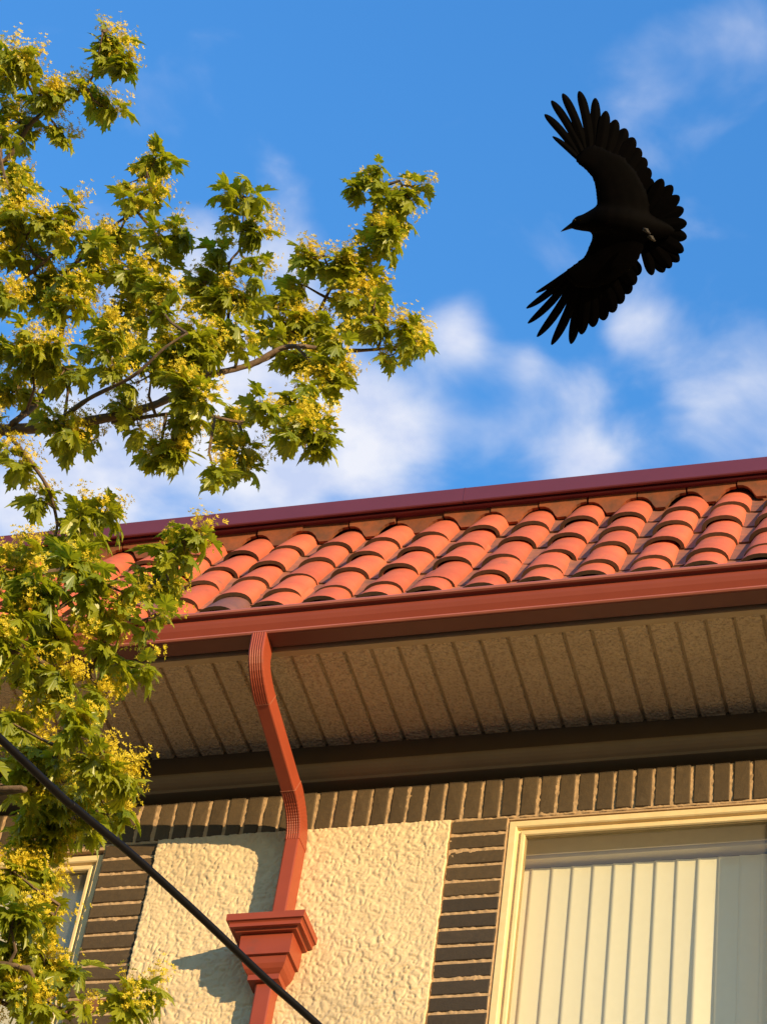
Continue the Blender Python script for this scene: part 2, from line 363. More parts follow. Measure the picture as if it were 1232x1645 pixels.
# windows: mitred frames built from a profile of (inset, depth)
def framed(mb, x0, x1, z0, z1, prof):
    rr = [[(x0 + i, y, z0 + i), (x1 - i, y, z0 + i), (x1 - i, y, z1 - i), (x0 + i, y, z1 - i)] for i, y in prof]
    mb.rings(rr, close_ends=False)
def window(x0, x1, z0, z1, yf, mull=None, label=None):
    w = MB(); framed(w, x0, x1, z0, z1, [(0, yf + .09), (0, yf + .003), (.003, yf), (.024, yf), (.028, yf + .004), (.030, yf + .016), (.041, yf + .018)])
    win = w.build('window', M_FRAME, house, label=label)
    w = MB(); framed(w, x0, x1, z0, z1, [(.0405, yf + .030), (.041, yf + .012), (.044, yf + .009), (.054, yf + .010), (.057, yf + .014), (.0575, yf + .034)])
    w.build('sash_frame', M_FRAME, win)
    w = MB(); framed(w, x0, x1, z0, z1, [(.057, yf + .033), (.057, yf + .018), (.0605, yf + .020), (.061, yf + .034)])
    w.build('glazing_bead', M_FRAMED, win)
    xs = [x0 + .0575] + ([mull - .03, mull + .03] if mull else []) + [x1 - .0575]
    if mull:
        w = MB(); w.box(mull - .03, mull + .03, yf + .004, yf + .09, z0 + .058, z1 - .058); w.build('mullion', M_FRAME, win)
    for i in range(0, len(xs), 2):
        w = MB(); w.box(xs[i], xs[i + 1], yf + .030, yf + .0335, z0 + .057, z1 - .057); w.build('pane', M_GLASS, win)
    return win
window(-1.9405, -.10, 4.002, 5.614, W + .004, mull=-.992)
window(-4.548, -3.4425, 4.002, 5.606, W + .022)
# weathered sill and dark joints above the frames stay open to the mortar bed

# ------------------------------------------------------------------ eave: frieze, soffit, fascia, gutter
ZS = 6.014
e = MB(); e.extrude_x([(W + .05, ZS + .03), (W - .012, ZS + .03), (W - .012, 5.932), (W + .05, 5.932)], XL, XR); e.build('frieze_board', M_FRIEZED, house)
bed = [(W + .11, 5.930), (W - .035, 5.914), (W - .046, 5.904), (W - .047, 5.894), (W - .043, 5.884), (W - .034, 5.874), (W - .022, 5.866), (W - .010, 5.861), (W - .004, 5.853), (W + .11, 5.853)]
e = MB(); e.extrude_x(bed, XL, XR); e.build('bed_moulding', M_FRIEZE, house, smooth=False)
e = MB(); e.box(XL, XR, 6.137, W + .02, ZS + .012, ZS + .02); soffit = e.build('soffit', M_TRIM, house)
GP = .0975; gx = onx = -1.196 - GP * 60
bw = GP - .016
sb = mesh('soffit_board', [(-bw / 2 - .004, 6.1365, .012), (-bw / 2, 6.1365, 0), (bw / 2, 6.1365, 0), (bw / 2 + .004, 6.1365, .012),
                           (-bw / 2 - .004, W - .0125, .012), (-bw / 2, W - .0125, 0), (bw / 2, W - .0125, 0), (bw / 2 + .004, W - .0125, .012)],
          [(0, 1, 5, 4), (1, 2, 6, 5), (2, 3, 7, 6), (0, 3, 2, 1), (4, 5, 6, 7)])
sb.materials.append(M_SOFF)
x = -1.196 - GP * 51 + GP / 2 + .006
while x < XR - .05:
    o = bpy.data.objects.new('soffit_board', sb); COL.objects.link(o); o.parent = soffit; o.location = (x, 0, ZS + EYE + random.uniform(-.0006, .0006))
    o.rotation_euler = (0, random.uniform(-.006, .006), 0); x += GP
e = MB(); e.extrude_x([(6.1225, ZS - .006), (6.150, ZS - .004), (6.150, ZS - .0015), (6.136, ZS - .001), (6.136, ZS + .03), (6.1225, ZS + .03)], XL, XR); e.build('soffit_channel', M_TRIM, house)
e = MB(); e.box(XL, XR, 6.1225, 6.1345, ZS + .03, 6.165); e.build('fascia_board', M_GUT, house)
outer = [(6.109, 6.148), (6.109, 6.021), (6.105, 6.018), (6.042, 6.018), (6.034, 6.0195), (6.030, 6.0235), (6.031, 6.0285), (6.046, 6.0335), (6.056, 6.0355), (6.0585, 6.041),
         (6.057, 6.048), (6.050, 6.060), (6.042, 6.074), (6.036, 6.090), (6.033, 6.102), (6.0335, 6.110), (6.030, 6.1125), (6.0165, 6.1125), (6.0105, 6.116), (6.009, 6.122), (6.012, 6.1285), (6.019, 6.131), (6.028, 6.128)]
inner = [(6.036, 6.112), (6.039, 6.092), (6.060, 6.052), (6.061, 6.024), (6.106, 6.023), (6.106, 6.148)]
e = MB(); e.extrude_x(outer + inner, XL - .02, XR + .02, n=24); gut = e.build('gutter', M_GUT, house)
e = MB(); e.extrude_x([(6.0165, 6.1120), (6.0100, 6.1155), (6.0083, 6.122), (6.0113, 6.129), (6.019, 6.1317), (6.019, 6.128), (6.014, 6.122), (6.017, 6.116)], XL - .02, XR + .02); e.build('gutter_lip', M_SHEEN, gut)  # strip over the lip, carries the painted sky sheen
e = MB(); e.extrude_x([(6.034, 6.0188), (6.0294, 6.0233), (6.0305, 6.0291), (6.046, 6.0342), (6.052, 6.0352), (6.048, 6.031), (6.036, 6.024)], XL - .02, XR + .02); e.build('gutter_bead', M_SHEEN, gut)  # strip over the bead, same painted sheen
e = MB(); e.box(XL - .02, XR + .02, 6.040, 6.1045, 6.0165, 6.0178); e.build('gutter_shade_sheet', M_GUTSHADE, gut)  # thin dark sheet below the gutter, painted shade of its underside
for sx in (-4.6, -.35):
    e = MB(); e.extrude_x([(a - (.0012 if a < 6.1 else 0), b - (.0012 if b < 6.05 else -.0006)) for a, b in outer], sx, sx + .05, closed=False); e.build('joint_sleeve', M_GUT, gut)

# ------------------------------------------------------------------ roof skirt: clay tiles on a 58.5 degree slope
TH = math.radians(58.5); CS, SN = math.cos(TH), math.sin(TH)
def sp(x, s_, n_): return (x, 6.03 + s_ * CS - n_ * SN, 6.17 + s_ * SN + n_ * CS)
e = MB(); q = [sp(0, -.02, -.080), sp(0, 1.42, -.080), sp(0, 1.42, -.13), sp(0, -.02, -.13)]
e.extrude_x([(p[1], p[2]) for p in q], XL, XR); roof = e.build('roof', M_DARK, house)
e = MB(); e.box(XL, XR, 6.74, 7.0, 5.95, 7.232); e.build('parapet', M_STUC, house)
e = MB(); e.box(XL + .02, XR - .02, 7.0, 14, 6.05, 6.4); e.build('roof_deck', M_DARK, house)
def barrel(width0, width1, rise0, rise1, length, thick, up=True, na=10, nl=2):
    """half-round tile along +y (up the slope); the lower end lies at y = 0"""
    v = []; f = []
    for li in range(nl + 1):
        t = li / nl; wd = width0 + (width1 - width0) * t; rs = rise0 + (rise1 - rise0) * t; y = length * t
        for sh in (0, 1):
            for a in range(na + 1):
                ang = math.pi * a / na; rr = 1 - sh * thick / (wd / 2); rz = 1 - sh * thick / rs
                cx = -math.cos(ang); sx = math.sin(ang)
                cx = math.copysign(abs(cx) ** .92, cx); z = (sx ** .88) * rs * rz
                v.append((cx * wd / 2 * rr, y, z if up else -z))
    K = 2 * (na + 1)
    for li in range(nl):
        for a in range(na):
            o1 = li * K + a; f.append((o1, o1 + 1, o1 + K + 1, o1 + K)); i1 = o1 + na + 1; f.append((i1, i1 + K, i1 + K + 1, i1 + 1))
        for a in (0, na): o1 = li * K + a; f.append((o1, o1 + K, o1 + K + na + 1, o1 + na + 1))
    for li in (0, nl):
        for a in range(na): o1 = li * K + a; f.append((o1, o1 + na + 1, o1 + na + 2, o1 + 1))
    me_ = mesh('roof_tile' if up else 'pan_tile', v, f)
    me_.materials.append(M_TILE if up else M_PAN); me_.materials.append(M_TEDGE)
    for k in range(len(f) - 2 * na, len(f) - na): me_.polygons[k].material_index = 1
    return me_
cov = barrel(.152, .134, .050, .043, .34, .014, na=12); pan = barrel(.120, .110, .026, .022, .34, .011, up=False)
for me_ in (cov, pan):
    me_.polygons.foreach_set('use_smooth', [True] * len(me_.polygons))
    try: me_.set_sharp_from_angle(angle=math.radians(50))
    except Exception: pass
cov_d = cov.copy(); cov_d.materials[0] = M_TILED
ROWS = [.008, .176, .432, .690, .948]; TP = .1935
ncol = 0
for c in range(-25, 13):
    xc = -1.187 + TP * c
    if not (XL + .05 < xc < XR - .05): continue
    for r, s0 in enumerate(ROWS):
        dark = (c, r) in ((-9, 0), (-19, 2), (2, 1), (-11, 1)) 
        o = bpy.data.objects.new('roof_tile', cov_d if dark else cov); COL.objects.link(o); o.parent = roof
        p = sp(xc + random.uniform(-.006, .006), s0 + random.uniform(-.012, .012), -.050 + random.uniform(-.002, .005))
        o.location = (p[0], p[1], p[2] + EYE); o.rotation_euler = (TH - .050 + random.uniform(-.014, .018), random.uniform(-.06, .06), random.uniform(-.025, .025))
        o = bpy.data.objects.new('pan_tile', pan); COL.objects.link(o); o.parent = roof
        p = sp(xc + TP / 2 + random.uniform(-.003, .003), s0 + .012 + random.uniform(-.005, .005), -.034 + random.uniform(-.002, .002))
        o.location = (p[0], p[1], p[2] + EYE); o.rotation_euler = (TH - .035, random.uniform(-.02, .02), random.uniform(-.01, .01))
# closure pieces under the coping, one in each valley, scalloped below
def closer_mesh():
    h = TP / 2 - .003; pr = [(-h, .255), (-h, .222), (-h + .022, .219), (-h + .040, .208), (-h + .056, .188), (-h + .066, .166), (-.018, .152), (.018, .152),
                             (h - .066, .166), (h - .056, .188), (h - .040, .208), (h - .022, .219), (h, .222), (h, .255)]
    n = len(pr); v = [(a, 0, b) for a, b in pr] + [(a, .014, b) for a, b in pr]
    return mesh('closure_tile', v, [tuple(range(n)), tuple(range(2 * n - 1, n - 1, -1))] + [(i, i + n, (i + 1) % n + n, (i + 1) % n) for i in range(n)])
cm = closer_mesh(); cm.materials.append(M_CLOSER)
for c in range(-25, 12):
    xc = -1.187 + TP * (c + .5)
    if not (XL + .1 < xc < XR - .1): continue
    o = bpy.data.objects.new('closure_tile', cm); COL.objects.link(o); o.parent = roof
    o.location = (xc, 6.667 + random.uniform(-.004, .004), 6.985 + EYE + random.uniform(-.003, .003)); o.rotation_euler = (random.uniform(-.03, .03), random.uniform(-.012, .012), random.uniform(-.03, .03))
# metal coping
cop = [(6.621, 7.312), (6.620, 7.240), (6.623, 7.2355), (6.632, 7.2355), (6.634, 7.250), (7.05, 7.250), (7.06, 7.25), (7.062, 7.312)]
e = MB(); e.extrude_x(cop, XL - .03, XR + .03, n=8); coping = e.build('coping', M_COP, house)
e = MB(); e.extrude_x([(6.648, 7.2495), (6.645, 7.236), (6.650, 7.233), (6.72, 7.238), (6.72, 7.2495)], XL - .02, XR + .02); e.build('drip_flashing', M_COP, coping)
for sx in (-2.26, .3):
    e = MB(); e.extrude_x([(a - (.0011 if a < 6.63 else 0), b + (.0011 if b > 7.3 else 0)) for a, b in cop], sx, sx + .004); e.build('coping_seam', M_COP, coping)

# ------------------------------------------------------------------ downspout
def section(wd, dp, grooves):
    """closed outline in (u = across, v = front to back), front at v = -dp / 2"""
    h, d, r = wd / 2, dp / 2, .006; pts = [(-h, d - r), (-h, -d + r), (-h + .0018, -d + .0018), (-h + r, -d)]
    if grooves:
        for k in range(grooves):
            u = -h + .011 + (wd - .022) * (k + .0) / (grooves - 1)
            pts += [(u - .0028, -d), (u - .0008, -d + .0022), (u + .0008, -d + .0022), (u + .0028, -d)]
    pts += [(h - r, -d), (h - .0018, -d + .0018), (h, -d + r), (h, d - r), (h - .0018, d - .0018), (h - r, d), (-h + r, d), (-h + .0018, d - .0018)]
    return pts
def sweep_yz(mb, path, sec, size=None):
    """path of (x, y, z); the section's u stays along x, v is perpendicular to the path in the y-z plane"""
    rr = []
    for i, p in enumerate(path):
        a = path[max(i - 1, 0)]; b = path[min(i + 1, len(path) - 1)]; ty, tz = b[1] - a[1], b[2] - a[2]; l = math.hypot(ty, tz); ty, tz = ty / l, tz / l
        ny, nz_ = -tz, ty                                     # towards the wall when the path goes down
        k = size[i] if size else 1.0
        rr.append([(p[0] + u * k, p[1] + v * ny * k, p[2] + v * nz_ * k) for u, v in sec])
    mb.rings(rr)
def bez(a, c, b, n): return [tuple((1 - t) ** 2 * a[i] + 2 * t * (1 - t) * c[i] + t * t * b[i] for i in range(3)) for t in (k / n for k in range(n + 1))]
S1, S2, S3 = section(.0525, .085, 0), section(.0555, .088, 5), section(.0560, .0885, 0)
D = MB(); a0 = (-2.736, 6.0735, 6.025); a1 = (-2.735, 6.0735, 5.965)
up_el = [a0] + bez(a1, (-2.734, 6.0735, 5.893), (-2.7285, 6.170, 5.8445), 16)
lo_a = (-2.6945, 6.492, 5.6845); lo_el = bez(lo_a, (-2.690, 6.6025, 5.630), (-2.690, 6.6025, 5.525), 30)
dsp = MB(); sweep_yz(dsp, [up_el[-1]] + [tuple(up_el[-1][i] + (lo_a[i] - up_el[-1][i]) * k / 4 for i in range(3)) for k in range(1, 4)] + [lo_a], S1)
ds = dsp.build('downspout', M_PIPE, house)
d = MB(); sweep_yz(d, up_el + [tuple(np.array(up_el[-1]) + (np.array(lo_a) - np.array(up_el[-1])) * .04)], S2, [1.0] * 2 + [1 + .010 * (k % 2) for k in range(15)] + [1, 1]); d.build('elbow', M_PIPE, ds)
d = MB(); sweep_yz(d, [tuple(np.array(lo_a) - (np.array(lo_a) - np.array(up_el[-1])) * .05)] + lo_el, S2, [1, 1, 1, 1] + [1 - .020 * (k % 2) for k in range(24)] + [1, 1, 1, 1]); d.build('elbow', M_PIPE, ds)
d = MB(); sweep_yz(d, [(-2.690, 6.6025, 5.535), (-2.690, 6.6025, 5.3), (-2.691, 6.6025, 5.10)], S1); d.build('lower_pipe', M_PIPE, ds)
d = MB(); d.box(-2.715, -2.665, W - .006, W + .02, 5.30, 5.32); d.build('pipe_bracket', M_STEEL, ds)
# conductor head: stepped rectangular rings of (inset, height)
HX0, HX1, HY = -2.841, -2.565, 6.480
prof = [(.012, 5.100), (.010, 5.1465), (0, 5.1465), (.001, 5.1205), (.007, 5.119), (.029, 5.095), (.031, 5.0912), (.046, 5.0905), (.048, 5.010), (.058, 5.009),
        (.0595, 5.000), (.063, 4.982), (.070, 4.966), (.079, 4.955), (.083, 4.951), (.083, 4.930), (.105, 4.929), (.108, 4.90)]
rr = []
for i, z in prof:
    sc = (HX1 - HX0) / 2; cx = (HX0 + HX1) / 2
    rr.append([(HX0 + i, HY + i, z), (HX1 - i, HY + i, z), (HX1 - i, W - .008, z), (HX0 + i, W - .008, z)])
d = MB(); d.rings(rr, close_ends=True); ch = d.build('conductor_head', M_PIPE, ds)
d = MB(); sweep_yz(d, [(-2.703, 6.612, 4.935), (-2.703, 6.612, 4.6), (-2.703, 6.612, 1.5), (-2.703, 6.612, -EYE + .1)], section(.060, .062, 0)); d.build('outlet_pipe', M_PIPE, ds)
def joint(path, label=None):
    q = MB(); sweep_yz(q, path, section(.0568, .0893, 0)); return q.build('joint_edge', M_EDGE, ds)
v_ = np.array(lo_a) - np.array(up_el[-1])
joint([tuple(np.array(up_el[-1]) + v_ * .037), tuple(np.array(up_el[-1]) + v_ * .042)]); joint([tuple(np.array(lo_a) - v_ * .052), tuple(np.array(lo_a) - v_ * .048)])

# ------------------------------------------------------------------ blinds behind the windows
vb = empty('vertical_blind', (-1.5, 6.8, 4.05 + EYE), 'cream vertical blind with long vanes behind the large right window', 'blind')
YB = 6.800; VP = .0725
def vane(xc, ang_t, ang_b, wd=.086, zt=5.517, zb=4.08, seg=7, nz=10, bow=.0018):
    v = []; f = []
    for i in range(nz + 1):
        t = i / nz; a = ang_t + (ang_b - ang_t) * t; z = zt + (zb - zt) * t
        for sh in (0, .0012):
            for j in range(seg + 1):
                u = (j / seg - .5) * wd; b = bow * (1 - (2 * j / seg - 1) ** 2) + sh
                v.append((xc + u * math.cos(a) - b * math.sin(a), YB + u * math.sin(a) + b * math.cos(a), z))
    K = 2 * (seg + 1)
    for i in range(nz):
        for j in range(seg):
            o1 = i * K + j; f.append((o1, o1 + 1, o1 + K + 1, o1 + K)); o2 = o1 + seg + 1; f.append((o2, o2 + K, o2 + K + 1, o2 + 1))
        for j in (0, seg): o1 = i * K + j; f.append((o1, o1 + K, o1 + K + seg + 1, o1 + seg + 1))
    return v, f
rv = random.Random(4)
for k in range(-8, 17):
    xc = -1.411 + VP * k
    if xc > -.14: break
    a = math.radians(2.0 + rv.uniform(-.6, .6)); tw = 0
    if k == 2: tw = math.radians(24)
    v, f = vane(xc, a, a + tw); part('vane', v, f, M_VANE, vb, smooth=True)
h = MB(); h.box(-1.93, -.11, YB - .03, YB + .02, 5.535, 5.575); h.build('headrail', M_RAIL, vb)
h = MB(); h.box(-1.93, -.11, YB - .042, YB - .0375, 5.545, 5.625); h.build('valance', M_RAIL, vb)
rs = MB(); rs.box(-4.53, -3.46, 6.765, 6.768, 4.1, 5.62); ro = rs.build('roller_shade', M_SHADE); ro['label'] = 'drawn grey shade behind the window beside the maple leaves'; ro['category'] = 'window shade'

# ------------------------------------------------------------------ overhead cable
def catmull(P, n=8):
    P = [Vector(p) for p in P]; Q = [P[0] * 2 - P[1]] + P + [P[-1] * 2 - P[-2]]; out = []
    for i in range(1, len(Q) - 2):
        for k in range(n):
            t = k / n; a, b, c, d_ = Q[i - 1:i + 3]
            out.append(.5 * ((2 * b) + (c - a) * t + (2 * a - 5 * b + 4 * c - d_) * t * t + (3 * b - a - 3 * c + d_) * t ** 3))
    out.append(P[-1]); return out
T0, T1 = 5.1, 5.6
cps = [(15, 1201), (123, 1300), (208, 1370), (286, 1440), (345, 1495), (428, 1574), (509, 1646)]
P = [at(px, py, T0 + (T1 - T0) * (px - 15) / 494) for px, py in cps]
dirA = (P[0] - P[1]).normalized()
start = [P[0] + dirA * 4.0 + Vector((0, 0, .25)), P[0] + dirA * 1.6 + Vector((0, 0, .04))]
dirB = (P[-1] - P[-2]).normalized()
endp = [P[-1] + dirB * .6 + Vector((0, .05, .01)), Vector((-1.15, 6.45, 5.2)), Vector((-.62, W - .03, 4.95))]
c = MB(); c.tube(catmull(start + P + endp, 10), .0088, 10)
cab = c.build('cable', M_CABLE, smooth=True, rel=False); cab['label'] = 'thick black cable slanting down in front of the leaves and the red downspout'; cab['category'] = 'cable'

# ------------------------------------------------------------------ crow
TB = 7.0; SC = TB / FOC / 3.575
BC = ray(820 + 640 / 3.575, 120 + 840 / 3.575).normalized() * TB + Vector((0, 0, EYE))
BF = ray(1000, 350).normalized(); BR = (RIGHT - BF * RIGHT.dot(BF)).normalized(); BD = BF.cross(BR).normalized()
crow = empty('crow', BC - Vector((0, 0, .06)), 'black crow gliding with both wings and fanned tail spread wide', 'bird')
def bp(x, y, dz=0.0):
    """point of the bird: x, y in its own plan (beak to the left), dz in metres away from the viewer"""
    u, v = (x - 640) * SC, (y - 840) * SC
    lift = .55 * v * v + .10 * max(0, -(u)) * 0 + .06 * max(0, u) ** 2          # wings curve up and away, tail lifts a little
    return BC + BR * u + BD * v + BF * (lift + dz)
def ell(cx, cy, rx, rz, n=14, tilt=0):
    """ring around the body axis: rx across (image y), rz in depth"""
    return [bp(cx + math.sin(tilt) * rx * math.cos(a) / 1, cy + rx * math.cos(a), rz * math.sin(a) * SC) for a in (2 * math.pi * k / n for k in range(n))]
body = MB()
body.rings([ell(346, 868, 12, 12), ell(362, 856, 30, 28), ell(385, 850, 42, 40), ell(415, 848, 48, 46), ell(455, 840, 62, 56), ell(500, 832, 84, 76), ell(560, 832, 98, 92), ell(630, 840, 104, 96),
            ell(700, 850, 100, 86), ell(770, 866, 84, 64), ell(840, 882, 62, 40), ell(905, 892, 40, 18), ell(940, 896, 18, 10)])
def wing(secs):
    rr = []
    for (lx, ly, tx, ty, th) in secs:
        r_ = []
        for k in range(12):
            a = 2 * math.pi * k / 12; t = .5 - .5 * math.cos(a); prof_ = math.sin(a) * th * (1 - .45 * t)
            r_.append(bp(lx + (tx - lx) * t, ly + (ty - ly) * t, prof_))
        rr.append(r_)
    body.rings(rr)
wing([(580, 860, 800, 860, .045), (520, 800, 800, 780, .04), (492, 735, 795, 700, .030), (484, 665, 765, 630, .024), (466, 592, 715, 545, .020), (428, 552, 650, 470, .016), (385, 522, 560, 430, .013), (366, 500, 490, 400, .010), (380, 470, 440, 410, .007)])
wing([(580, 830, 800, 850, .045), (500, 870, 790, 930, .04), (476, 908, 765, 1010, .030), (455, 965, 735, 1075, .024), (425, 1035, 680, 1130, .020), (390, 1066, 590, 1190, .016), (345, 1096, 500, 1225, .013), (312, 1124, 430, 1235, .010), (320, 1160, 390, 1230, .007)])
bm0 = mesh('body', body.v, body.f); tmp = bpy.data.objects.new('body', bm0); COL.objects.link(tmp)
rm = tmp.modifiers.new('r', 'REMESH'); rm.mode = 'VOXEL'; rm.voxel_size = .0065; rm.use_smooth_shade = True
sm = tmp.modifiers.new('s', 'SMOOTH'); sm.iterations = 3; sm.factor = .5
dg = bpy.context.evaluated_depsgraph_get(); bme = bpy.data.meshes.new_from_object(tmp.evaluated_get(dg)); bpy.data.objects.remove(tmp)
bme.name = 'body'; bme.materials.clear(); link('body', bme, M_CROW, crow, smooth=True)
def feather(rx, ry, tx, ty, wd, dz0, dz1, curve=0.0, blunt=.5, name='flight_feather'):
    """one feather from its root to its tip (plan coordinates), width wd, curved sideways by curve"""
    v = []; f = []; dx, dy = tx - rx, ty - ry; l = math.hypot(dx, dy); px, py = -dy / l, dx / l
    TS = [0, .15, .32, .5, .64, .74, .81, .87, .915, .95, .978, .993, 1.0]; n = len(TS) - 1
    for i, t in enumerate(TS):
        off = curve * l * (t * t - t)
        x, y = rx + dx * t + px * off * -1, ry + dy * t + py * off * -1
        w = wd / 2 * min(1, .5 + t * 1.4) * max(.04, (1 - max(0, (t - (1 - blunt)) / blunt) ** 2)) ** .5
        dz = dz0 + (dz1 - dz0) * t
        for (k, cam_) in ((-1, .0022), (-.12, 0), (.12, 0), (1, .0022)):
            v.append(bp(x + px * w * k, y + py * w * k, dz + cam_))
        for (k, cam_) in ((-1, .0030), (0, .0030), (1, .0030)):
            v.append(bp(x + px * w * k, y + py * w * k, dz + cam_))
    K = 7
    for i in range(n):
        a = i * K; b = a + K
        for q in ((0, 1), (1, 2), (2, 3), (3, 6), (6, 5), (5, 4), (4, 0)): f.append((a + q[0], a + q[1], b + q[1], b + q[0]))
    f += [tuple(range(7)), tuple(n * K + j for j in (0, 4, 5, 6, 3, 2, 1))]
    o = link(name, mesh(name, v, f), M_CROW, crow); return o
UP = [(240, 358, 410, 512, 34, .5), (193, 231, 415, 505, 46, .28), (230, 152, 428, 496, 48, .24), (294, 112, 440, 490, 50, .22), (388, 98, 456, 485, 54, .22), (480, 138, 478, 485, 60, .3), (543, 213, 500, 495, 66, .3),
      (600, 263, 530, 515, 72, .28), (655, 313, 560, 540, 76, .26), (702, 366, 590, 570, 78, .26), (738, 427, 615, 600, 80, .26), (772, 484, 640, 630, 82, .26), (798, 545, 665, 660, 84, .28), (814, 606, 690, 700, 86, .3), (818, 655, 710, 740, 86, .35)]
LO = [(152, 1249, 350, 1112, 30, .5), (97, 1339, 352, 1125, 42, .5), (105, 1427, 360, 1145, 46, .5), (158, 1505, 375, 1165, 50, .45), (241, 1552, 395, 1175, 54, .4), (353, 1547, 415, 1180, 62, .35), (413, 1490, 440, 1180, 68, .3), (480, 1447, 465, 1170, 74, .28),
      (543, 1408, 495, 1155, 76, .26), (597, 1362, 525, 1140, 78, .26), (642, 1311, 555, 1120, 80, .26), (690, 1252, 585, 1095, 82, .28), (718, 1200, 610, 1060, 82, .3), (745, 1142, 640, 1030, 84, .32)]
for i, (tx, ty, rx, ry, w, bl) in enumerate(UP): feather(rx, ry, tx, ty, w, .004 + .0028 * (i % 2) + .0006 * i, .012 + .004 * (i % 3), curve=.16 if i < 5 else .05, blunt=bl)
for i, (tx, ty, rx, ry, w, bl) in enumerate(LO): feather(rx, ry, tx, ty, w, .004 + .0028 * (i % 2) + .0006 * i, .012 + .004 * (i % 3), curve=-.16 if i < 5 else -.05, blunt=bl)
TL = [(866, 600), (922, 637), (962, 697), (988, 768), (1007, 850), (1008, 932), (990, 1012), (966, 1068), (920, 1104), (880, 1130), (815, 1146)]
for i, (tx, ty) in enumerate(TL): feather(790 + 8 * abs(i - 5) * -1, 880 + (i - 5) * 7, tx, ty, 76 if i < 10 else 62, .006 + .004 * abs(i - 5) * .5 + .0015 * (i % 2), .006 + .003 * (i % 2), curve=0, blunt=.3, name='tail_feather')
# beak, eye, tucked feet
bk = MB(); bk.rings([[bp(x, y + r * math.cos(a), r * .85 * math.sin(a) * SC) for a in (2 * math.pi * k / 10 for k in range(10))] for x, y, r in ((372, 857, 22), (350, 866, 17), (330, 877, 12), (312, 887, 7.5), (300, 894, 4), (294, 898.5, 1.2))])
bk.build('beak', M_BEAK, crow, smooth=True, rel=False)
def ball(c_, r, name, material, parent):
    mb = MB(); mb.rings([[c_ + (BR * math.cos(a) * math.sin(b) + BD * math.sin(a) * math.sin(b) + BF * math.cos(b)) * r for a in (2 * math.pi * k / 10 for k in range(10))] for b in (.05, .6, 1.1, 1.57, 2.1, 2.6, 3.09)])
    return mb.build(name, material, parent, smooth=True, rel=False)
ball(bp(372, 834, -.014), .0042, 'eye', M_BEAK, crow)
for (fx, fy, fl) in ((762, 885, 1), (790, 925, -1)):
    ft = MB()
    for k in range(3):
        a = bp(fx, fy, -.046); b = bp(fx + 26 + 6 * k, fy + (k - 1) * 12 + 14, -.050); ft.tube([a, (a + b) / 2 + BF * -.004, b], [.005, .0042, .0025], 6)
    ft.build('foot', M_FOOT, crow, smooth=True, rel=False)

# ------------------------------------------------------------------ maple tree
TRK = Vector((-4.15, 4.05, 0))
tree = empty('maple_tree', TRK, 'maple tree with fresh green leaves and yellow blossom reaching across the roof', 'tree')
rt = random.Random(23)
tb = MB(); tp = [TRK + Vector((0, 0, -.05)), TRK + Vector((.03, 0, .5)), TRK + Vector((.08, -.03, 1.8)), TRK + Vector((0, .02, 3.2)), TRK + Vector((.1, 0, 4.6)), TRK + Vector((.02, .05, 6.2)), TRK + Vector((.12, 0, 8.0)), TRK + Vector((.05, .05, 9.2))]
tb.tube(catmull(tp, 6), [.24, .19, .17, .16, .155, .15, .15, .15] + list(np.linspace(.145, .03, 35)), 12)
tb.build('trunk', M_BARK, tree, smooth=True, rel=False)
trunk_pts = catmull(tp, 6)
def T(px, py, t): return at(px, py, t)
